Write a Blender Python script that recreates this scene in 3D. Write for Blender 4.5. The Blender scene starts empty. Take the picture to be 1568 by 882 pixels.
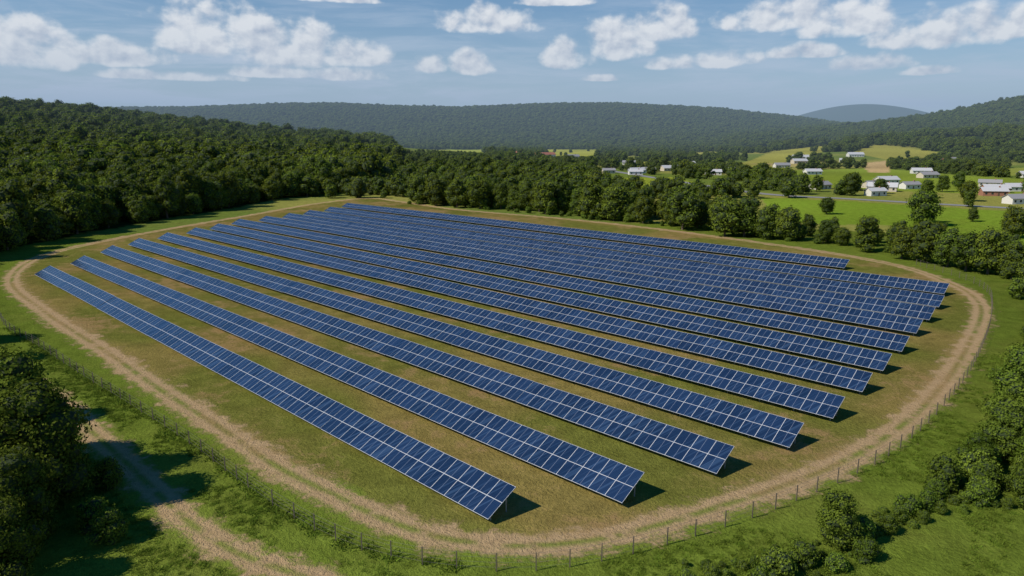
import bpy, math, random, bmesh
import numpy as np
from mathutils import Vector, Matrix
rng=np.random.default_rng(7); random.seed(7)
scene=bpy.context.scene
scene.view_settings.view_transform='Standard'
scene.view_settings.look='None'
scene.view_settings.exposure=0
COL=scene.collection
# ------------------------------------------------------------ survey (metres, camera drone above origin)
ring=[(-125.2,169.7),(-96.5,138.9),(-67.8,111.2),(-52.1,95.4),(-37.2,81.3),(-26.1,70.3),(-18.9,64.5),(-11.2,58.6),(-4.9,55.6),(0.9,54.8),(6.8,55.6),(13.0,57.9),(21.6,62.2),(32.6,68.3),(42.6,75.6),(52.3,84.5),(65.0,98.2),(80.4,116.9),(96.4,137.9),(104.7,152.9),(108.7,168.1),(109.4,191.5),(100.6,214.3),(83.6,240.2),(55.7,277.1),(19.9,313.7),(-28.1,352.2),(-61.2,392.8),(-86.1,415.8),(-108.8,380.6),(-123.6,324.2),(-137.5,271.7),(-144.5,232.1),(-142.0,202.3)]
track=[(-130,160),(-105,128),(-82,106),(-67.8,94),(-59,86.7),(-51.6,79.3),(-43.2,71.3),(-35.9,64.1),(-30.1,58.6),(-24.8,54.4),(-19.2,51.4),(-13.7,48.9),(-7.2,46.6),(6,43),(25,40),(50,42)]
fence=[(-112,146),(-95.9,126.8),(-81.2,114.1),(-64.2,98.8),(-51.1,87.4),(-37.8,75.5),(-27,65),(-20.5,59.2),(-15.7,55.6),(-10.3,52.9),(-4.6,51.4),(2,51.2),(7.6,52.5),(13.7,55),(22.7,59.4),(30.9,64.3),(39.9,70.4),(47.7,77),(57.9,87.4),(70.8,101.8),(88.4,124),(102.6,144),(111,158),(115,172),(115,194)]
highway=[(100,760),(136.7,571),(162.3,454),(200.6,414),(234.5,380),(262,355),(285,330),(330,260)]
fields=[ # polygon, colour
([(153,428),(194,401),(248,340),(262,318),(166,205),(172,240),(158,286),(123.6,290),(126.5,338)],(0.18,0.27,0.028)),
([(98.7,618),(146.6,638),(151.4,496),(125.8,438),(79.7,484)],(0.24,0.29,0.035)),
([(286,915),(524,1427),(810,1750),(780,1600),(498,1203),(274.5,784)],(0.30,0.29,0.055)),
([(96,2030),(240,2000),(160,1250),(61,1250)],(0.34,0.35,0.05)),
([(-330,2000),(-85,2000),(-50,1280),(-215,1280)],(0.32,0.35,0.04)),
([(304,784),(442,854),(439,697),(453,618),(397,496),(322,438),(256,484),(217,532)],(0.19,0.25,0.035)),
([(491,986),(556,1040),(399,738),(375,738)],(0.46,0.33,0.16)),
([(560,1700),(700,1900),(900,2050),(820,1750)],(0.42,0.32,0.16)),
([(170,1000),(240,1050),(215,830),(175,820)],(0.32,0.30,0.05)),
([(330,980),(460,1010),(430,900),(335,880)],(0.38,0.31,0.11)),
([(600,1250),(720,1400),(700,1100),(560,1020)],(0.30,0.29,0.06)),
([(230,2200),(420,2350),(420,2000),(260,1950)],(0.42,0.33,0.14)),
([(330,1500),(470,1650),(400,1250),(310,1200)],(0.32,0.31,0.07)),
([(470,760),(640,860),(640,700),(500,640)],(0.24,0.27,0.05)),
]
forest=[(-175,60),(-160,140),(-157,171),(-160,202),(-163,225),(-164,260),(-157,291),(-148,345),(-136,414),(-108,462),(-88,498),(-125,784),(-225,1300),(-420,2000),(-2200,2000),(-2200,60)]
def smooth_poly(P,closed=False,step=2.0):
    P=[np.array(q,float) for q in P]; n=len(P); out=[]
    rngi=range(n) if closed else range(n-1)
    for i in rngi:
        p0=P[(i-1)%n] if closed or i>0 else P[i]; p1=P[i]; p2=P[(i+1)%n]
        p3=P[(i+2)%n] if closed or i+2<n else P[i+1]
        k=max(2,int(np.linalg.norm(p2-p1)/step))
        for j in range(k):
            t=j/k
            out.append(0.5*((2*p1)+(-p0+p2)*t+(2*p0-5*p1+4*p2-p3)*t*t+(-p0+3*p1-3*p2+p3)*t**3))
    if not closed: out.append(P[-1])
    return np.array(out)
def inpoly(X,Y,poly):
    r=np.zeros(X.shape,bool); n=len(poly)
    for i in range(n):
        x1,y1=poly[i]; x2,y2=poly[(i+1)%n]
        if y1==y2: continue
        c=((y1>Y)!=(y2>Y))&(X<(x2-x1)*(Y-y1)/(y2-y1)+x1)
        r^=c
    return r
def ss(a,b,x):
    t=np.clip((x-a)/(b-a),0,1); return t*t*(3-2*t)
def nz(X,Y,s,seed=0):
    X=X/s; Y=Y/s; r=np.random.default_rng(seed+100); o=0
    for k in range(6):
        a=r.uniform(0,6.28); fr=r.uniform(.6,2.4); ph=r.uniform(0,6.28,2)
        o=o+np.sin((X*math.cos(a)+Y*math.sin(a))*fr+ph[0]+1.3*np.sin((X*math.sin(a)-Y*math.cos(a))*fr*.8+ph[1]))/6
    return o*1.6
def g(X,Y,cx,cy,sx,sy,a): return a*np.exp(-((X-cx)/sx)**2-((Y-cy)/sy)**2)
def height(X,Y):
    X=np.asarray(X,float);Y=np.asarray(Y,float)
    h=g(X,Y,-900,1150,600,500,74)+g(X,Y,-1500,700,600,500,66)
    h=h*(1+0.10*nz(X,Y,130,1))
    prof=np.interp(X,[-4000,-2600,-1655,-1300,-970,-287,100,567,1080,1420,1700,2200,4000],[150,170,185,199,210,194,207,219,192,152,105,85,60])
    prof=prof+4*nz(X,Y*0.3,190,2)
    h=h+prof*np.exp(-((Y-3900)/950)**2)*(Y<3900)+prof*(Y>=3900)*np.exp(-((Y-3900)/2500)**2)
    h=h+g(X,Y,2100,2300,900,600,178)*(1+0.08*nz(X,Y,200,3))+g(X,Y,1100,1400,450,350,44)
    h=h+g(X,Y,3900,8000,1100,1400,410)+g(X,Y,-2500,5500,1500,1200,120)
    return h*ss(330,620,np.hypot(X,Y))
ringS=smooth_poly(ring,True,2.0)
fenceS=smooth_poly(fence,False,3.0)
def dist_poly(X,Y,pts):
    d=np.full(X.shape,1e9)
    for q in pts: d=np.minimum(d,np.hypot(X-q[0],Y-q[1]))
    return d
def gcol(X,Y):
    wx=X+nz(X,Y,9,4)*2.0; wy=Y+nz(X,Y,9,5)*2.0
    far=np.hypot(X,Y)
    n=X.shape
    c=np.empty(n+(3,)); c[...]=(0.125,0.172,0.024)
    m=(nz(X,Y,35,6)*.5+.5)[...,None]
    c=c*(0.72+0.45*m)
    dry=np.full(n,0.10)
    ins=inpoly(wx,wy,ringS[::3])
    m2=ss(-.6,.5,nz(X,Y,8,15)+.4*nz(X,Y,25,17))[...,None]
    ci=np.array((0.215,0.172,0.052))*(1-m2)+np.array((0.138,0.146,0.030))*m2
    c[ins]=(ci*(0.85+0.3*m))[ins]
    dry[ins]=0.38
    # worn ground beside the southern rows
    ax=(-0.7167*X+0.6974*Y); an=(0.6974*X+0.7167*Y)
    w=ins&((nz(X,Y,12,12)+ss(44,30,an)*.75>.45))
    dry[w]=.49
    v=(far>300)&~ins
    t=ss(-.3,.4,nz(X,Y,60,8))[...,None]
    pv=np.array((0.13,0.18,0.035))*(1-t)+np.array((0.26,0.26,0.065))*t
    c[v]=pv[v]
    for poly,fc in fields:
        k=inpoly(X,Y,poly); c[k]=np.array(fc)*(0.85+0.3*m[k]); dry[k]=0.05
    f=inpoly(wx,wy,forest)|(Y>2300)|(height(X,Y)>25)
    c[f]=(0.028,0.046,0.012); dry[f]=0
    return c,dry
# ------------------------------------------------------------ node helpers
def mat_new(name):
    m=bpy.data.materials.new(name); m.use_nodes=True; m.node_tree.nodes.clear(); return m,m.node_tree
class NT:
    def __init__(s,t): s.t=t
    def n(s,ty,**kw):
        nd=s.t.nodes.new(ty)
        for k,v in kw.items(): setattr(nd,k,v)
        return nd
    def l(s,a,b): s.t.links.new(a,b)
    def m(s,op,a,b=None,c=None,clamp=False):
        nd=s.n('ShaderNodeMath',operation=op); nd.use_clamp=clamp
        for i,v in enumerate((a,b,c)):
            if v is None: continue
            if isinstance(v,(int,float)): nd.inputs[i].default_value=v
            else: s.l(v,nd.inputs[i])
        return nd.outputs[0]
    def mix(s,f,a,b,bt='MIX'):
        nd=s.n('ShaderNodeMix',data_type='RGBA',blend_type=bt)
        for i,v in ((0,f),(6,a),(7,b)):
            if isinstance(v,(int,float)): nd.inputs[i].default_value=v
            elif isinstance(v,tuple): nd.inputs[i].default_value=(*v,1) if len(v)==3 else v
            else: s.l(v,nd.inputs[i])
        return nd.outputs[2]
    def noise(s,vec,scale,detail=4,rough=.55,dist=0):
        nd=s.n('ShaderNodeTexNoise'); nd.inputs['Scale'].default_value=scale; nd.inputs['Detail'].default_value=detail
        nd.inputs['Roughness'].default_value=rough; nd.inputs['Distortion'].default_value=dist
        if vec is not None: s.l(vec,nd.inputs['Vector'])
        return nd.outputs['Fac']
    def ramp(s,x,a,b):
        nd=s.n('ShaderNodeMapRange',interpolation_type='SMOOTHSTEP')
        nd.inputs[1].default_value=a; nd.inputs[2].default_value=b; s.l(x,nd.inputs[0]); return nd.outputs[0]
    def attr(s,name,ty='GEOMETRY'):
        return s.n('ShaderNodeAttribute',attribute_name=name,attribute_type=ty)
def simple(name,col,rough=.7,metal=0,var=.15,scale=3):
    m,t=mat_new(name); N=NT(t); o=N.n('ShaderNodeOutputMaterial'); b=N.n('ShaderNodeBsdfPrincipled')
    tc=N.n('ShaderNodeTexCoord'); f=N.noise(tc.outputs['Object'],scale,3)
    c=N.mix(f,tuple(x*(1-var) for x in col),tuple(min(1,x*(1+var)) for x in col))
    N.l(c,b.inputs['Base Color']); b.inputs['Roughness'].default_value=rough; b.inputs['Metallic'].default_value=metal
    N.l(b.outputs[0],o.inputs[0]); return m
# ------------------------------------------------------------ ground material
def ground_material(name,road):
    m,t=mat_new(name); N=NT(t); o=N.n('ShaderNodeOutputMaterial'); b=N.n('ShaderNodeBsdfDiffuse')
    pos=N.n('ShaderNodeNewGeometry').outputs['Position']
    base=N.attr('gcol').outputs['Color']; dry=N.attr('dry').outputs['Fac']
    n1=N.noise(pos,.05,3,.6); n2=N.noise(pos,.35,4,.65); n3=N.noise(pos,2.2,3,.7); n4=N.noise(pos,9,2,.7)
    k=N.m('ADD',N.m('MULTIPLY',n2,1.2),N.m('MULTIPLY',n3,1.1)); k=N.m('ADD',k,N.m('MULTIPLY',n4,.9))
    k=N.m('SUBTRACT',k,.60); k=N.m('MAXIMUM',k,.22)
    vm=N.n('ShaderNodeVectorMath',operation='SCALE'); N.l(base,vm.inputs[0]); N.l(k,vm.inputs['Scale'])
    grass=vm.outputs[0]
    yel=N.mix(N.m('MULTIPLY',N.ramp(n1,.45,.7),N.m('MULTIPLY_ADD',dry,1.0,.05)),grass,(0.22,0.165,0.055))
    dn=N.m('ADD',N.m('MULTIPLY',n1,.45),N.m('ADD',N.m('MULTIPLY',n2,.4),N.m('MULTIPLY',n3,.15)))
    pat=N.ramp(N.m('ADD',dn,N.m('MULTIPLY',N.m('SUBTRACT',dry,.42),.40)),.50,.60)
    pat=N.m('MULTIPLY',pat,N.m('MINIMUM',N.m('MULTIPLY',dry,1.7),.72))
    dirtc=N.mix(n3,(0.23,0.148,0.065),(0.38,0.25,0.125))
    c=N.mix(pat,yel,dirtc)
    if road:
        ac=N.attr('across').outputs['Fac']
        roadc=N.mix(N.noise(pos,.8,5,.7),(0.27,0.18,0.092),(0.56,0.405,0.24))
        a=N.m('ABSOLUTE',ac)
        edge=N.m('SUBTRACT',1.0,N.ramp(N.m('ADD',a,N.m('MULTIPLY',N.m('SUBTRACT',N.m('ADD',N.m('MULTIPLY',n2,.65),N.m('MULTIPLY',n3,.35)),.5),2.4)),.30,.74))
        rut=N.m('ABSOLUTE',N.m('SUBTRACT',a,.27)); mid=N.ramp(rut,.05,.27)
        cov=N.m('MULTIPLY',edge,N.m('SUBTRACT',1.0,N.m('MULTIPLY',mid,N.m('MULTIPLY',N.ramp(n2,.34,.56),.8))))
        c=N.mix(N.m('MULTIPLY',cov,.95),c,roadc)
    N.l(c,b.inputs['Color'])
    bp=N.n('ShaderNodeBump'); bp.inputs['Strength'].default_value=.9; bp.inputs['Distance'].default_value=.35
    N.l(N.m('ADD',n3,N.m('MULTIPLY',n4,.4)),bp.inputs['Height']); N.l(bp.outputs[0],b.inputs['Normal'])
    N.l(b.outputs[0],o.inputs[0]); return m
GM=ground_material('grass',False); RM=ground_material('worn_dirt',True)
def mesh_from(name,V,F,mats=(),mi=None,smooth=False):
    me=bpy.data.meshes.new(name)
    V=np.asarray(V,np.float32)
    if isinstance(F,np.ndarray) and F.ndim==2:
        nf,k=F.shape
        me.vertices.add(len(V)); me.vertices.foreach_set('co',V.ravel())
        me.loops.add(nf*k); me.loops.foreach_set('vertex_index',F.astype(np.int32).ravel())
        me.polygons.add(nf); me.polygons.foreach_set('loop_start',(np.arange(nf)*k).astype(np.int32))
        try: me.polygons.foreach_set('loop_total',np.full(nf,k,np.int32))
        except Exception: pass
        me.update(calc_edges=True)
    else:
        me.from_pydata([tuple(map(float,v)) for v in V],[],F); me.update()
    for m in mats: me.materials.append(m)
    if mi is not None: me.polygons.foreach_set('material_index',np.asarray(mi,np.int32))
    if smooth: me.polygons.foreach_set('use_smooth',np.ones(len(me.polygons),bool))
    return me
def obj(name,me,parent=None,col=None):
    o=bpy.data.objects.new(name,me); (col or COL).objects.link(o)
    if parent: o.parent=parent
    return o
def set_ground_attrs(me,X,Y,across):
    c,d=gcol(X,Y)
    a=me.attributes.new('gcol','FLOAT_COLOR','POINT'); a.data.foreach_set('color',np.concatenate([c,np.ones((len(X),1))],1).astype(np.float32).ravel())
    for nme,v in (('dry',d),('across',across)):
        a=me.attributes.new(nme,'FLOAT','POINT'); a.data.foreach_set('value',v.astype(np.float32))
th=np.concatenate([np.radians(np.arange(-62,62,.2)),np.radians(np.arange(62,298,2.))])
r=[3.0]
while r[-1]<14000: r.append(r[-1]*1.0125+.02)
r.append(30000.); r=np.array(r)
TH,R=np.meshgrid(th,r); X=(R*np.sin(TH)).ravel(); Y=(R*np.cos(TH)).ravel()
nt,nr=len(th),len(r)
i=np.arange(nr-1)[:,None]*nt; j=np.arange(nt)[None,:]; j2=(j+1)%nt
F=np.stack([i+j,i+nt+j,i+nt+j2,i+j2],-1).reshape(-1,4)[:,::-1]
Z=height(X,Y)
me=mesh_from('ground',np.stack([X,Y,Z],1),F,[GM],smooth=True)
set_ground_attrs(me,X,Y,np.zeros(len(X)))
obj('ground',me)
def strip(name,pts,w,closed,z,mat,road=True,cols=9):
    n=len(pts); A=[]
    nxt=np.roll(pts,-1,0); prv=np.roll(pts,1,0)
    if not closed: nxt[-1]=pts[-1]; prv[0]=pts[0]
    t=nxt-prv; t/=np.linalg.norm(t,axis=1)[:,None]; nn=np.stack([t[:,1],-t[:,0]],1)
    u=np.linspace(-1,1,cols)
    P=pts[:,None,:]+nn[:,None,:]*u[None,:,None]*w/2
    X=P[...,0].ravel();Y=P[...,1].ravel();A=np.tile(u,n)
    Z=height(X,Y)+z
    m=n if closed else n-1
    i=np.arange(m)[:,None]; j=np.arange(cols-1)[None,:]; i2=(i+1)%n
    F=np.stack([i*cols+j,i*cols+j+1,i2*cols+j+1,i2*cols+j],-1).reshape(-1,4)
    me=mesh_from(name,np.stack([X,Y,Z],1),F,[mat])
    if road: set_ground_attrs(me,X,Y,A)
    return obj(name,me)
strip('perimeter_dirt_road',ringS,7.6,True,.012,RM)
strip('dirt_track',smooth_poly(track,False,1.5),6.4,False,.016,RM)
asph=simple('asphalt',(0.22,0.22,0.225),.8)
strip('highway_road',smooth_poly(highway,False,6),9,False,.15,asph,False,3)
class MB:
    def __init__(s): s.V=[];s.F=[];s.M=[];s.n=0
    def add(s,V,F,mi=0):
        s.V.extend(V); s.F.extend([tuple(i+s.n for i in f) for f in F]); s.M.extend([mi]*len(F)); s.n+=len(V)
    def box(s,o,ax,ay,az,mi=0):
        o=Vector(o);ax=Vector(ax);ay=Vector(ay);az=Vector(az)
        V=[o,o+ax,o+ax+ay,o+ay,o+az,o+ax+az,o+ax+ay+az,o+ay+az]
        s.add([tuple(v) for v in V],[(0,3,2,1),(4,5,6,7),(0,1,5,4),(1,2,6,5),(2,3,7,6),(3,0,4,7)],mi)
    def mesh(s,name,mats): return mesh_from(name,s.V,s.F,mats,s.M)
# ------------------------------------------------------------ solar arrays
def panel_material():
    m,t=mat_new('solar_glass'); N=NT(t); o=N.n('ShaderNodeOutputMaterial'); b=N.n('ShaderNodeBsdfPrincipled')
    uv=N.n('ShaderNodeUVMap',uv_map='cell').outputs[0]; rnd=N.attr('rnd').outputs['Fac']
    sx=N.n('ShaderNodeSeparateXYZ'); N.l(uv,sx.inputs[0])
    def line(c,k,w):
        fr=N.m('FRACT',N.m('MULTIPLY',c,k)); d=N.m('MINIMUM',fr,N.m('SUBTRACT',1.0,fr)); return N.m('LESS_THAN',d,w)
    ln=N.m('MAXIMUM',line(sx.outputs[0],12,.05),line(sx.outputs[1],12,.05))
    half=N.m('LESS_THAN',N.m('ABSOLUTE',N.m('SUBTRACT',sx.outputs[0],.5)),.011)
    pos=N.n('ShaderNodeNewGeometry').outputs['Position']
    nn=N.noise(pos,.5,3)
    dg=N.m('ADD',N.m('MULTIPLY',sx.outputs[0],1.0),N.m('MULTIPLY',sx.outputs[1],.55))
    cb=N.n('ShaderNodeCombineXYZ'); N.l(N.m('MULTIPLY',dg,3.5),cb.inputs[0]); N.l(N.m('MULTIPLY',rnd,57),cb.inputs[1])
    refl_stk=N.ramp(N.noise(cb.outputs[0],1.6,2),.50,.66)
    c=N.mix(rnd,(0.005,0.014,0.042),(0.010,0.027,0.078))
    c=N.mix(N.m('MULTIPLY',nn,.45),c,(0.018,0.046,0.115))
    c=N.mix(N.m('MULTIPLY',refl_stk,.42),c,(0.055,0.11,0.22))  # diagonal reflection streaks painted into the glass colour
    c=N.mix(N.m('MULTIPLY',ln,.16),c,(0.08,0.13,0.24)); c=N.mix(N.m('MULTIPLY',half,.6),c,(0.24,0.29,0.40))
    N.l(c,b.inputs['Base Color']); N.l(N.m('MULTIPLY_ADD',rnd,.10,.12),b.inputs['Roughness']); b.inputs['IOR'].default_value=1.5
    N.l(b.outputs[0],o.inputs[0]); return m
PM=panel_material(); AL=simple('aluminium_frame',(0.48,0.51,0.56),.4,.0,.05); STEEL=simple('galvanised_steel',(0.30,0.31,0.32),.5,.4)
rd=Vector((-0.7167,0.6974,0)); nd_=Vector((0.6974,0.7167,0))
NR=[1.166,1.4885,1.8345,2.1706,2.521,2.888,3.226,3.5998,3.9936,4.358,4.750,5.189,5.717]
RR=[1.2246,1.0166,.912,.828,.815,.832,.855,.883,.923,.951,.994,1.066,1.881]
RL=[6.221,6.556,6.974,7.334,7.608,7.752,8.01,8.279,8.369,8.434,8.593,8.833,9.18]
tilt=math.radians(26.5); W=4.15; cw=2.10
sl=Vector((nd_.x*math.cos(tilt),nd_.y*math.cos(tilt),math.sin(tilt))); up=rd.cross(sl); up=-up if up.z<0 else up
for k,(n0,r0,r1) in enumerate(zip(NR,RR,RL)):
    n0*=34.3; r0*=34.3; r1*=34.3
    mb=MB(); rn=[]
    ncol=int((r1-r0)/cw); per=14; c0=0
    while c0<ncol:
        c1=min(ncol,c0+per); zj=random.gauss(0,.03); L=(c1-c0)*cw-.10
        o=nd_*n0+rd*(r0+c0*cw)+Vector((0,0,.7+zj))
        mb.box(o,rd*L,sl*W,up*-.05,0)
        for c in range(c0,c1):
            for q in range(2):
                a=o+rd*((c-c0)*cw+.033)+sl*(.04+q*(W/2-.005))+up*.006
                w=cw-.070; h=W/2-.075
                V=[a,a+rd*w,a+rd*w+sl*h,a+sl*h]
                mb.add([tuple(v) for v in V],[(0,3,2,1)],1); rn.append(random.random())
        kk=max(2,int(L/4.5)+1)
        for s_ in range(kk):
            d=.6+(L-1.2)*s_/(kk-1)
            for u_ in (.9,3.25):
                q=o+rd*d+sl*u_-up*.19; 
                mb.box(Vector((q.x-.06,q.y-.06,-.3)),(.12,0,0),(0,.12,0),(0,0,q.z+.3),2)
            mb.box(o+rd*(d-.04)+sl*.2-up*.19,rd*.08,sl*(W-.4),up*.07,2)
        for u_ in (.6,1.6,2.6,3.5):
            mb.box(o+sl*u_-up*.118,rd*L,sl*.08,up*.066,2)
        c0=c1
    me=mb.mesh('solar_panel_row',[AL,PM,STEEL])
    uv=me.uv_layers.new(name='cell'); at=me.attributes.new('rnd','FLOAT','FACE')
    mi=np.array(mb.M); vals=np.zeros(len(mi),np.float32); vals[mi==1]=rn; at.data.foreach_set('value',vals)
    U=np.zeros((len(me.loops),2),np.float32)
    ls=np.zeros(len(mi),np.int32); me.polygons.foreach_get('loop_start',ls)
    s1=ls[mi==1]
    U[s1]=(0,0);U[s1+1]=(0,1);U[s1+2]=(1,1);U[s1+3]=(1,0)
    uv.data.foreach_set('uv',U.ravel())
    obj('solar_panel_row',me)
# ------------------------------------------------------------ vegetation
def leaf_material(name,c1,c2,yel=(0.19,0.205,0.025)):
    m,t=mat_new(name); N=NT(t); o=N.n('ShaderNodeOutputMaterial')
    isl=N.n('ShaderNodeNewGeometry').outputs['Random Per Island']; inst=N.n('ShaderNodeObjectInfo').outputs['Random']
    c=N.mix(isl,c1,c2)
    k=N.m('MULTIPLY_ADD',inst,.8,.60)
    vm=N.n('ShaderNodeVectorMath',operation='SCALE'); N.l(c,vm.inputs[0]); N.l(k,vm.inputs['Scale'])
    c=N.mix(N.m('MULTIPLY',N.m('FRACT',N.m('MULTIPLY',inst,7.3)),.42),vm.outputs[0],yel)
    d=N.n('ShaderNodeBsdfDiffuse'); tr=N.n('ShaderNodeBsdfTranslucent'); mx=N.n('ShaderNodeMixShader'); mx.inputs[0].default_value=.24
    N.l(c,d.inputs[0]); N.l(c,tr.inputs[0]); N.l(d.outputs[0],mx.inputs[1]); N.l(tr.outputs[0],mx.inputs[2]); N.l(mx.outputs[0],o.inputs[0]); return m
LEAF=leaf_material('foliage',(0.058,0.100,0.014),(0.130,0.185,0.026))
WEED=leaf_material('bush_foliage',(0.090,0.150,0.018),(0.145,0.215,0.028),(0.19,0.23,0.035))
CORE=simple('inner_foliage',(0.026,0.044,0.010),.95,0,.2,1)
BARK=simple('bark',(0.11,0.085,0.06),.9,0,.3,6)
def tree_mesh(name,seed,H,rad,nl,ls,base=.22,lobes=16,leaf=LEAF,trunk=True,shape=1.0,lobe_r=(.30,.50)):
    g_=np.random.default_rng(seed); V=[];F=[];M=[];n=0
    cz0=H*base; ch=H-cz0; C=[];Rr=[]
    for i in range(lobes):
        t=(i+.5)/lobes; z=cz0+ch*(.10+.74*t)
        prof=math.sin(math.pi*(.20+.64*t))**.6
        a=i*2.4+g_.uniform(-.5,.5); rr=rad*prof*g_.uniform(.30,.74)*shape*(1-.35*t)
        C.append((math.cos(a)*rr,math.sin(a)*rr,z+g_.uniform(-.04,.05)*H)); Rr.append(rad*g_.uniform(*lobe_r)*(.65+.45*prof))
    C=np.array(C);Rr=np.array(Rr)
    w=Rr**2/np.sum(Rr**2); li=g_.choice(lobes,nl,p=w)
    d=g_.normal(size=(nl,3)); d/=np.linalg.norm(d,axis=1)[:,None]
    rr=Rr[li]*(g_.uniform(.72,1.12,nl)+.10*np.sin(d[:,0]*7+li)+.10*np.sin(d[:,2]*8+li*2))
    P=C[li]+d*rr[:,None]*np.array((1,1,.85))
    N_=d+g_.normal(size=(nl,3))*.42; N_/=np.linalg.norm(N_,axis=1)[:,None]
    T=np.cross(N_,g_.normal(size=(nl,3))); T/=np.linalg.norm(T,axis=1)[:,None]; B=np.cross(N_,T)
    s=ls*g_.uniform(.55,1.25,nl)[:,None]; e=g_.uniform(.5,1,nl)[:,None]
    q=np.stack([P-T*s*.5,P-B*s*.5*e+T*s*.1,P+T*s*.55,P+B*s*.45*e-T*s*.12],1).reshape(-1,3)
    V+=[tuple(v) for v in q]; F+=[(4*i,4*i+1,4*i+2,4*i+3) for i in range(nl)]; M+=[0]*nl; n=len(V)
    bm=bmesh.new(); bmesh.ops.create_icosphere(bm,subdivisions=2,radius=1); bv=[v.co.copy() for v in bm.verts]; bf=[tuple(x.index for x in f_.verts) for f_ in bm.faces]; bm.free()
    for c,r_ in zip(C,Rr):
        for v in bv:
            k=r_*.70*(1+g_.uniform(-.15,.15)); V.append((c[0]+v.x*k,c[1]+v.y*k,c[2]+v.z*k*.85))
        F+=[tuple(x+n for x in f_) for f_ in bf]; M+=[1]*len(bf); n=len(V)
    def limb(p0,p1,r0,r1,seg=4):
        nonlocal n
        p0=Vector(p0);p1=Vector(p1); ax=(p1-p0).normalized(); u=ax.orthogonal().normalized(); v=ax.cross(u)
        for s_ in range(seg+1):
            t=s_/seg; c=p0.lerp(p1,t)+u*math.sin(t*3)*.03*(p1-p0).length; r_=r0+(r1-r0)*t
            for k in range(7): a=k/7*6.283; V.append(tuple(c+(u*math.cos(a)+v*math.sin(a))*r_))
        for s_ in range(seg):
            for k in range(7): F.append((n+s_*7+k,n+s_*7+(k+1)%7,n+(s_+1)*7+(k+1)%7,n+(s_+1)*7+k)); M.append(2)
        n=len(V)
    if trunk:
        limb((0,0,-.4),(0,0,H*.72),H*.022+.05,H*.006)
        for i in g_.choice(lobes,min(7,lobes),replace=False):
            limb((0,0,H*g_.uniform(.15,.5)),C[i],H*.010,H*.003,3)
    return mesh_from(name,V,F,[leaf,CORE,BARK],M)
def protos(name,meshes):
    c=bpy.data.collections.new(name)
    for i,m in enumerate(meshes): c.objects.link(bpy.data.objects.new('%s_%02d'%(name,i),m))
    return c
far_p=protos('far_tree_kinds',[tree_mesh('far_tree',10+i,H_,R_,800,1.2,.05,9,lobe_r=(.40,.62)) for i,(H_,R_) in enumerate([(16,6.5),(14,6.8),(18,6.8),(13,5.8),(15,7.4)])])
mid_m=[tree_mesh('broadleaf_tree',30+i,H_,R_,3600,.74,.08,20) for i,(H_,R_) in enumerate([(17,6.3),(15,6.6),(19,6.6),(14,5.6),(16,5.6)])]
mid_p=protos('mid_tree_kinds',mid_m)
near_m=[tree_mesh('near_tree',50+i,H_,R_,24000,.34,.12,30) for i,(H_,R_) in enumerate([(14,5.2),(13,4.8)])]
bush_m=[tree_mesh('bush',70+i,H_,R_,3000,.22,.0,12,WEED,False) for i,(H_,R_) in enumerate([(3.0,1.9),(2.4,2.0),(3.6,1.9)])]
bush_p=protos('bush_kinds',bush_m)
def tuft(seed):
    g_=np.random.default_rng(seed);V=[];F=[]
    for i in range(40):
        a=g_.uniform(0,6.28);r_=g_.uniform(0,.5);x,y=math.cos(a)*r_,math.sin(a)*r_;h=g_.uniform(.08,.26);w=g_.uniform(.02,.05);b=g_.uniform(0,6.28)
        lx,ly=g_.normal(size=2)*.15; n=len(V)
        V+=[(x-math.cos(b)*w,y-math.sin(b)*w,0),(x+math.cos(b)*w,y+math.sin(b)*w,0),(x+lx,y+ly,h)];F.append((n,n+1,n+2))
    return mesh_from('tuft',V,F,[WEED])
tuft_p=protos('tuft_kinds',[tuft(i) for i in range(3)])
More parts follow.
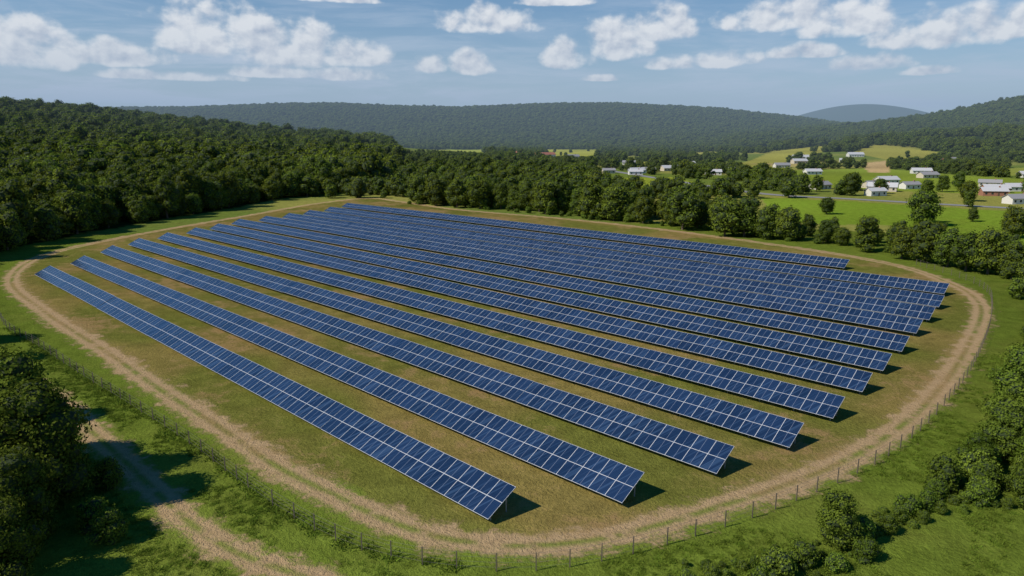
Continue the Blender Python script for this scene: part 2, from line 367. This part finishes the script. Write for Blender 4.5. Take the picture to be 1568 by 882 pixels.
def scatter(name,XY,zoff,scl,coll,nk,zs=(.85,1.12)):
    XY=np.asarray(XY); n=len(XY); Z=height(XY[:,0],XY[:,1])+zoff
    me=bpy.data.meshes.new(name); me.vertices.add(n); me.vertices.foreach_set('co',np.column_stack([XY,Z]).astype(np.float32).ravel())
    a=me.attributes.new('rotv','FLOAT_VECTOR','POINT'); a.data.foreach_set('vector',np.column_stack([np.zeros(n),np.zeros(n),rng.uniform(0,6.28,n)]).astype(np.float32).ravel())
    s=scl[0]+(scl[1]-scl[0])*rng.random(n) if isinstance(scl,tuple) else scl
    a=me.attributes.new('sclv','FLOAT_VECTOR','POINT'); a.data.foreach_set('vector',np.column_stack([s,s,s*rng.uniform(*zs,n)]).astype(np.float32).ravel())
    a=me.attributes.new('kind','INT','POINT'); a.data.foreach_set('value',rng.integers(0,nk,n).astype(np.int32))
    o=obj(name,me)
    ng=bpy.data.node_groups.new(name+'_nodes','GeometryNodeTree')
    ng.interface.new_socket('Geometry',in_out='INPUT',socket_type='NodeSocketGeometry'); ng.interface.new_socket('Geometry',in_out='OUTPUT',socket_type='NodeSocketGeometry')
    N=ng.nodes; gi=N.new('NodeGroupInput'); go=N.new('NodeGroupOutput'); ip=N.new('GeometryNodeInstanceOnPoints'); ci=N.new('GeometryNodeCollectionInfo')
    ci.inputs['Collection'].default_value=coll; ci.inputs['Separate Children'].default_value=True; ci.inputs['Reset Children'].default_value=True
    def na(nm,ty):
        q=N.new('GeometryNodeInputNamedAttribute'); q.data_type=ty; q.inputs['Name'].default_value=nm; return q.outputs['Attribute']
    ng.links.new(gi.outputs[0],ip.inputs['Points']); ng.links.new(ci.outputs[0],ip.inputs['Instance']); ip.inputs['Pick Instance'].default_value=True
    ng.links.new(na('kind','INT'),ip.inputs['Instance Index']); ng.links.new(na('rotv','FLOAT_VECTOR'),ip.inputs['Rotation']); ng.links.new(na('sclv','FLOAT_VECTOR'),ip.inputs['Scale'])
    ng.links.new(ip.outputs[0],go.inputs[0])
    md=o.modifiers.new('scatter','NODES'); md.node_group=ng; return o
def jgrid(x0,x1,y0,y1,s):
    X,Y=np.meshgrid(np.arange(x0,x1,s),np.arange(y0,y1,s)); X=X+rng.uniform(-.42,.42,X.shape)*s; Y=Y+rng.uniform(-.42,.42,Y.shape)*s
    return X.ravel(),Y.ravel()
inview=lambda X,Y,k=.95:(np.abs(X)<k*Y+60)
near_wood=lambda X,Y:(X>-340)&(Y<480)&(X>-.9*Y-20)&((Y<400)|(X>-240))
X,Y=jgrid(-420,-70,60,520,8.2); k=inpoly(X,Y,forest)&near_wood(X,Y); X,Y=X[k],Y[k]
scatter('woodland',np.column_stack([X,Y]),-.5,(.75,1.3),mid_p,5)
X,Y=jgrid(-1500,-70,60,1450,11.5); k=inpoly(X,Y,forest)&inview(X,Y,.92)&~near_wood(X,Y); X,Y=X[k],Y[k]
scatter('hillside_forest',np.column_stack([X,Y]),-1,(.8,1.45),far_p,5)
X,Y=jgrid(-3300,3300,2050,3950,20); k=inview(X,Y,.84)&(height(X,Y)>6); X,Y=X[k],Y[k]
scatter('ridge_forest',np.column_stack([X,Y]),-5,(1.25,1.75),far_p,5,(.60,.80))
infield=lambda X,Y: np.any([inpoly(X,Y,p) for p,_ in fields],axis=0)
X,Y=jgrid(300,2200,700,2450,14.5); k=inview(X,Y,.88)&(height(X,Y)>12)&~infield(X,Y)&(nz(X,Y,90,20)>-.75)&~inpoly(X,Y,forest)&(X>.30*Y); X,Y=X[k],Y[k]
scatter('hill_forest',np.column_stack([X,Y]),-1,(.9,1.35),far_p,5)
hw=smooth_poly(highway,False,8)
houses=[(124.3,698.2,15.8),(169.2,753.6,19),(219.0,496.6,15),(253.3,477.7,18),(300,560,17),(302.9,438.6,14),(280,384.6,14),(451.1,1101.5,26),(13.1,1200,24),(60,1180,24),(358.5,524.2,14),(228.8,438.6,12),(-17.4,1120,15.4),(345,478,15.0),(140,720,13),(262,510,13),(480,1010,18),(95,690,12),(330,420,16),
 (322,465,15),(285,500,13),(195,680,15),(230,720,16),(300,700,16),(380,640,17),(420,720,18),(240,900,18),(330,860,18),(150,900,16),(400,980,20),(38,1160,20),(95,1100,20),(560,1150,24),(610,980,20),(118,670,13),(480,650,18)]
hp=[(a,b) for a,b,_ in houses]; hp2=[(a*q,b*q) for a,b,_ in houses for q in (.955,.91,.865)]
X,Y=jgrid(-300,1400,420,2080,11.5); ang=X/Y
belt=(nz(X,Y*.7,45,30)>.08)|((Y<560)&(X<75))|((Y<1130)&(ang<.12))|((Y>1650)&(nz(X,Y*.5,70,31)>-.5))
k=inview(X,Y,.90)&~inpoly(X,Y,forest)&belt&(height(X,Y)<=14)&(~infield(X,Y)|((nz(X,Y,28,41)>1.0)&(Y>430)));X,Y=X[k],Y[k]
k=(dist_poly(X,Y,hw)>14)&(dist_poly(X,Y,hp)>16)&(dist_poly(X,Y,hp2)>13); X,Y=X[k],Y[k]
sc=rng.uniform(.42,.9,len(X))
# the strip of valley in front of the two far meadows is only low scrub and young growth
low=(((X/Y>-.165)&(X/Y<-.035))|((X/Y>.045)&(X/Y<.12)))&(Y>520)&(Y<1300)
lim=np.clip(32*(1-Y/1290),0,30)/15.5
sc=np.where(low,np.minimum(sc,lim),sc); k=sc>.22; X,Y,sc=X[k],Y[k],sc[k]
scatter('valley_trees',np.column_stack([X,Y]),-.5,sc,far_p,5)
hedge=np.array([(-52,388),(-28,368),(5,342),(30,320),(53,297),(75,276),(92,252),(118,226),(130,196),(140,172)])
hs=smooth_poly(hedge,False,6.5); P=[]
for q in hs:
    for dx in (0,9,18):
        if q[0]>84 and dx>9: continue
        P.append((q[0]+dx*.7+rng.normal()*2,q[1]+dx*.9+4+rng.normal()*2))
P=np.array(P); sc=np.where(P[:,0]<84,rng.uniform(.55,.95,len(P)),rng.uniform(.40,.62,len(P)))
scatter('tree_line',P,-.4,sc,mid_p,5)
TL=[(-52,384,16.5),(-40.7,373,16),(-28.6,362,16),(-16.4,355,17),(15.9,330,17),(35.5,310,18),(44.7,303,16),(67.2,272,19),(78.3,253,15),(85.5,253,15.5),(91.5,246,13),(97.2,243,12.5),(107,236,8.5),(111,231,7),(112.6,218,12),(116.4,204,10.5),(119.7,198,13),(122,191,11.8),(123,184.6,11.8),(126,180,13),(127.4,173,10),(125,162,9),(128,158,13),(169.7,286,16),(176,296,13),(214,439,15),(187,532,15),(201,600,14),(150,330,9),(240,365,9),(182,250,12),(190,262,10),(200,300,7),(262,400,13),(250,420,12),(310,415,13),(335,450,13),(205,470,12),(240,455,11),(290,470,12),(320,500,13)]
for i,(x,y,h) in enumerate(TL):
    me=mid_m[i%5]; o=obj('deciduous_tree',me); s=h/(17,15,19,14,16)[i%5]; o.location=(x,y,float(height(x,y))-.2); o.scale=(s*1.1,s*1.1,s); o.rotation_euler=(0,0,i*1.7)
NL=[(-45.5,61,13.5),(-54,57,15),(-56,70,12.5),(-50,51,12),(-64,81,11),(-89,105,12),(-98,116,12),(-60,46,12),(-43,54,10),(-51,66,14),(-40,49,8)]
for i,(x,y,h) in enumerate(NL):
    o=obj('broadleaf_tree',near_m[i%2]); s=h/(14,13)[i%2]; o.location=(x,y,-.1); o.scale=(s,s,s); o.rotation_euler=(0,0,i*2.1)
sap=[tree_mesh('sapling',90+i,6,2.2,11000,.19,.03,18,(LEAF,WEED)[i]) for i in range(2)]
NS=[(28.5,54.8,5.8),(50,69,4.7),(55,72,6.5),(59,75,8.5),(65,83,10),(73,91,9.5),(51,61.5,6),(83,101,9),(94,116,9),(107,131,8),(117,145,8),(69,79,9),(59,66,8),(56,68,6),(62,71,8),(77,86,10),(88,98,10),(99,112,10),(112,124,10)]
for i,(x,y,h) in enumerate(NS):
    o=obj('young_tree',sap[i%2]); s=h/6; f_=1 if i==0 else 1.25; o.location=(x,y,-.1); o.scale=(s*f_,s*f_,s); o.rotation_euler=(0,0,i*2.7)
BS=[(31.1,55.4,.8),(30,53,.7),(21.8,50.7,.9),(24.5,52,.8),(20,49,.7),(43.8,64.8,1.1),(45.5,66,.9),(46.9,63.4,.8),(37.9,60.3,.75),(40,61,.6),(34,57,.6),(16.3,50.2,.5),(14,49,.5),(52,71,1.1),(48,65,1),(49,67,1.2),(42,63,.7),(36,58.5,.5),(27,51.5,.6)]
for t in np.linspace(0,1,85):
    a=np.array((46,66))*(1-t)+np.array((118,150))*t; BS.append((a[0]+rng.normal()*2.5+3,a[1]+rng.normal()*2-3,rng.uniform(.5,1.3)))
for t in np.linspace(0,1,60):
    a=np.array((12,49))*(1-t)+np.array((47,64))*t; BS.append((a[0]+rng.normal()*1.2,a[1]+rng.normal()*1.2-.5,rng.uniform(.12,.42)))
for i in range(26):
    BS.append((-49+rng.normal()*5,58+rng.normal()*6,rng.uniform(.4,1)))
for q in hs: BS.append((q[0]+rng.normal()*2-3,q[1]+rng.normal()*2-1,rng.uniform(.5,1.2)))
BS=np.array(BS); scatter('shrub_thicket',BS[:,:2],-.1,BS[:,2],bush_p,3)
P=[]
for q in smooth_poly(fence[1:11],False,.6): P.append((q[0]+rng.normal()*.3,q[1]+rng.normal()*.3))
scatter('fence_line_weeds',np.array(P),0,(.9,2.2),tuft_p,3)
X=rng.uniform(-75,85,34000);Y=rng.uniform(42,110,34000)
fpoly=[tuple(q) for q in fence]+[(-140,300),(-145,200)]
k=~inpoly(X,Y,fpoly)&(np.abs(X)<.8*Y)&(dist_poly(X,Y,smooth_poly(track,False,2))>2.4)&(nz(X,Y,6,40)>-.1); 
scatter('rough_grass',np.column_stack([X[k],Y[k]]),0,(.4,1.1),tuft_p,3)
# ------------------------------------------------------------ wire fence
mb=MB(); fs=smooth_poly(fence,False,3.0)
for i,q in enumerate(fs):
    mb.box((q[0]-.045,q[1]-.045,-.3),(.09,0,0),(0,.09,0),(0,0,2.0),0)
    if i+1<len(fs):
        q2=fs[i+1]; d=Vector((q2[0]-q[0],q2[1]-q[1],0)); nn=Vector((-d.y,d.x,0)).normalized()*.012
        for z in (.35,.8,1.25,1.62): mb.box((q[0],q[1],z),d,nn,(0,0,.014),1)
obj('wire_fence',mb.mesh('wire_fence',[simple('weathered_post',(0.14,0.115,0.085),.9),simple('wire',(0.16,0.15,0.13),.7)]))
# ------------------------------------------------------------ houses
WALLM=[simple('wall_white',(0.62,0.61,0.58)),simple('wall_cream',(0.50,0.45,0.37)),simple('brick',(0.32,0.15,0.10))]
ROOFM=[simple('roof_light_grey',(0.48,0.49,0.52)),simple('roof_grey',(0.27,0.27,0.29)),simple('roof_terracotta',(0.36,0.13,0.08))]
GL=simple('window_glass',(0.03,0.04,0.05),.1); DR=simple('door_paint',(0.12,0.07,0.05)); CH=simple('chimney_brick',(0.28,0.15,0.11))
def house(x,y,w,i):
    e=bpy.data.objects.new('gable_house',None); COL.objects.link(e); e.location=(x,y,float(height(x,y))); e.rotation_euler=(0,0,random.uniform(-.6,.6))
    d=w*.5; h=3.2 if w<20 else 4.0; rh=d*.28; wm=WALLM[(0,1,0,1,0,2,0)[i%7]]; rm=ROOFM[(0,0,1,0,0,0,1,0,2,2,1,0,2,0,1,1,0,1,0,0,1,0,1,0,1,0,0,1,1,0,2,1,0,1,0,0)[i]]
    m=MB(); V=[(-w/2,-d/2,-.5),(w/2,-d/2,-.5),(w/2,d/2,-.5),(-w/2,d/2,-.5),(-w/2,-d/2,h),(w/2,-d/2,h),(w/2,d/2,h),(-w/2,d/2,h),(-w/2,0,h+rh),(w/2,0,h+rh)]
    m.add(V,[(0,1,5,4),(2,3,7,6),(1,2,6,9,5),(3,0,4,8,7),(0,3,2,1),(4,5,9,8),(6,7,8,9)]); obj('walls',m.mesh('walls',[wm]),e)
    m=MB(); ov=.6; k=rh/(d/2)
    for s in (-1,1):
        a=Vector((-w/2-ov,s*(d/2+ov),h-ov*k+.06)); b=Vector((-w/2-ov,0,h+rh+.06)); m.box(a,(w+2*ov,0,0),b-a,(0,0,.18))
    obj('roof',m.mesh('roof',[rm]),e)
    m=MB(); nw=max(3,int(w/3.5))
    for s in (-1,1):
        for j in range(nw):
            if s==-1 and j==nw//2: continue
            cx=-w/2+w*(j+.5)/nw; m.box((cx-.6,s*(d/2+.03)-.03,1.0),(1.2,0,0),(0,.06,0),(0,0,1.3))
    obj('windows',m.mesh('windows',[GL]),e)
    m=MB(); cx=-w/2+w*(nw//2+.5)/nw; m.box((cx-.5,-d/2-.06,0),(1,0,0),(0,.06,0),(0,0,2.1)); obj('door',m.mesh('door',[DR]),e)
    m=MB(); m.box((w*.2,-.4,h+rh-.5),(.8,0,0),(0,.8,0),(0,0,1.4)); obj('chimney',m.mesh('chimney',[CH]),e)
for i,(x,y,w) in enumerate(houses): house(x,y,w,i)
# ------------------------------------------------------------ valley haze (homogeneous box beyond the farm, emits haze colour in place of scattered light)
mb=MB(); mb.box((-14000,650,-60),(28000,0,0),(0,13000,0),(0,0,760))
hm,t=mat_new('haze_glow'); N=NT(t); o=N.n('ShaderNodeOutputMaterial'); ab=N.n('ShaderNodeVolumeAbsorption'); ab.inputs['Color'].default_value=(0,0,0,1); ab.inputs['Density'].default_value=1/8500
em=N.n('ShaderNodeEmission'); em.inputs[0].default_value=(0.27,0.38,0.53,1); em.inputs[1].default_value=1/8500
ad=N.n('ShaderNodeAddShader'); N.l(ab.outputs[0],ad.inputs[0]); N.l(em.outputs[0],ad.inputs[1]); N.l(ad.outputs[0],o.inputs['Volume'])
obj('emissive_haze',mb.mesh('emissive_haze',[hm]))
# ------------------------------------------------------------ sky
sd=Vector((-.94,-.34,0)).normalized(); el=math.radians(43); sd=Vector((sd.x*math.cos(el),sd.y*math.cos(el),math.sin(el)))
w=bpy.data.worlds.new('World'); scene.world=w; w.use_nodes=True; t=w.node_tree; t.nodes.clear(); N=NT(t)
sky=N.n('ShaderNodeTexSky',sky_type='NISHITA'); sky.sun_disc=False; sky.sun_elevation=el; sky.sun_rotation=math.atan2(sd.x,sd.y); sky.air_density=1.0; sky.dust_density=.1; sky.ozone_density=3
hsv=N.n('ShaderNodeHueSaturation'); hsv.inputs['Saturation'].default_value=1.45; N.l(sky.outputs[0],hsv.inputs['Color'])
bg=N.n('ShaderNodeBackground'); bg.inputs[1].default_value=.085; N.l(hsv.outputs[0],bg.inputs[0])
Cl=[(-0.600,0.108,0.070,0.026),(-0.498,0.100,0.06,0.013),(-0.396,0.136,0.062,0.030),(-0.299,0.120,0.062,0.028),(-0.220,0.112,0.045,0.016),(-0.318,0.086,0.055,0.007),(-0.226,0.085,0.045,0.008),(-0.23,0.182,0.055,0.006),(-0.035,0.158,0.066,0.016),(-0.111,0.100,0.024,0.011),(-0.058,0.101,0.032,0.013),(0.077,0.113,0.036,0.017),(0.147,0.130,0.050,0.022),(0.199,0.147,0.050,0.018),(0.058,0.185,0.060,0.008),(0.218,0.101,0.028,0.009),(0.285,0.104,0.037,0.011),(0.388,0.109,0.037,0.008),(0.354,0.153,0.075,0.016),(0.423,0.147,0.055,0.021),(0.53,0.125,0.068,0.019),(0.600,0.126,0.036,0.015),(0.46,0.092,0.045,0.009),(0.52,0.080,0.03,0.005),(0.12,0.082,0.03,0.004),(-0.44,0.078,0.07,0.006),
 (-1.0,.14,.16,.03),(1.0,.14,.16,.03)]
gen=N.n('ShaderNodeTexCoord').outputs['Generated']; sx=N.n('ShaderNodeSeparateXYZ'); N.l(gen,sx.inputs[0])
az=N.m('ARCTAN2',sx.outputs[0],sx.outputs[1]); hyp=N.m('SQRT',N.m('ADD',N.m('MULTIPLY',sx.outputs[0],sx.outputs[0]),N.m('MULTIPLY',sx.outputs[1],sx.outputs[1])))
ele=N.m('DIVIDE',sx.outputs[2],N.m('MAXIMUM',hyp,.01))
best=None
for a,e,ww,hh in Cl:
    dx=N.m('MULTIPLY',N.m('SUBTRACT',az,a),1/(ww*1.18)); dy=N.m('SUBTRACT',ele,e-hh*.5)
    dyn=N.m('MAXIMUM',N.m('MULTIPLY',dy,1/(hh*2.0)),N.m('MULTIPLY',dy,-1/(hh*.62)))
    v=N.m('SUBTRACT',1.0,N.m('ADD',N.m('MULTIPLY',dx,dx),N.m('MULTIPLY',dyn,dyn)))
    best=v if best is None else N.m('MAXIMUM',best,v)
best=N.m('MAXIMUM',best,-1.3)
def cn(da,de):
    cb=N.n('ShaderNodeCombineXYZ'); N.l(N.m('ADD',az,da),cb.inputs[0]); N.l(N.m('MULTIPLY',N.m('ADD',ele,de),1.2),cb.inputs[1])
    return N.noise(cb.outputs[0],25,7,.50,0)
na_,nb_=cn(0,0),cn(-.004,.008)
d0=N.m('ADD',best,N.m('MULTIPLY',N.m('SUBTRACT',na_,.48),3.4))
cov=N.ramp(d0,-.05,.85)
lit=N.m('ADD',N.m('MULTIPLY',N.m('SUBTRACT',na_,nb_),3.4),N.m('MULTIPLY_ADD',d0,-.07,.82),clamp=True)
cc=N.mix(lit,(0.42,0.48,0.60),(0.95,0.95,0.95))
cb=N.n('ShaderNodeCombineXYZ'); N.l(N.m('MULTIPLY',az,3),cb.inputs[0]); N.l(N.m('MULTIPLY',ele,20),cb.inputs[1])
st=N.noise(cb.outputs[0],1.6,7,.62,.4)
e1=N.m('EXPONENT',N.m('MULTIPLY',N.m('MAXIMUM',ele,0),-11.0))
e2=N.m('EXPONENT',N.m('MULTIPLY',N.m('MAXIMUM',ele,0),-6.0))
veil=N.m('MULTIPLY_ADD',N.ramp(az,.1,-.5),.35,.75)
hazef=N.m('ADD',N.m('MULTIPLY',e1,.88),N.m('MULTIPLY',N.m('MULTIPLY',e2,N.ramp(st,.40,.70)),veil),clamp=True)
hb=N.n('ShaderNodeBackground'); hb.inputs[0].default_value=(0.60,0.68,0.81,1); hb.inputs[1].default_value=1
cbk=N.n('ShaderNodeBackground'); N.l(cc,cbk.inputs[0]); cbk.inputs[1].default_value=1
m1=N.n('ShaderNodeMixShader'); N.l(hazef,m1.inputs[0]); N.l(bg.outputs[0],m1.inputs[1]); N.l(hb.outputs[0],m1.inputs[2])
m2=N.n('ShaderNodeMixShader'); N.l(N.m('MULTIPLY',cov,.96),m2.inputs[0]); N.l(m1.outputs[0],m2.inputs[1]); N.l(cbk.outputs[0],m2.inputs[2])
wo=N.n('ShaderNodeOutputWorld'); N.l(m2.outputs[0],wo.inputs[0])
# ------------------------------------------------------------ sun, camera
L=bpy.data.lights.new('sun','SUN'); L.energy=4.7; L.angle=math.radians(.5); L.color=(1,.91,.76); so=bpy.data.objects.new('sun',L); COL.objects.link(so)
so.rotation_euler=(-sd).to_track_quat('-Z','Y').to_euler(); so.location=(-200,-80,200)
cam=bpy.data.cameras.new('camera'); cam.lens=36*1060/1568; cam.sensor_width=36; cam.clip_end=60000; cam.clip_start=.5
co=bpy.data.objects.new('camera',cam); COL.objects.link(co); co.location=(0,0,35); co.rotation_euler=(math.radians(90-12.14),0,0); scene.camera=co
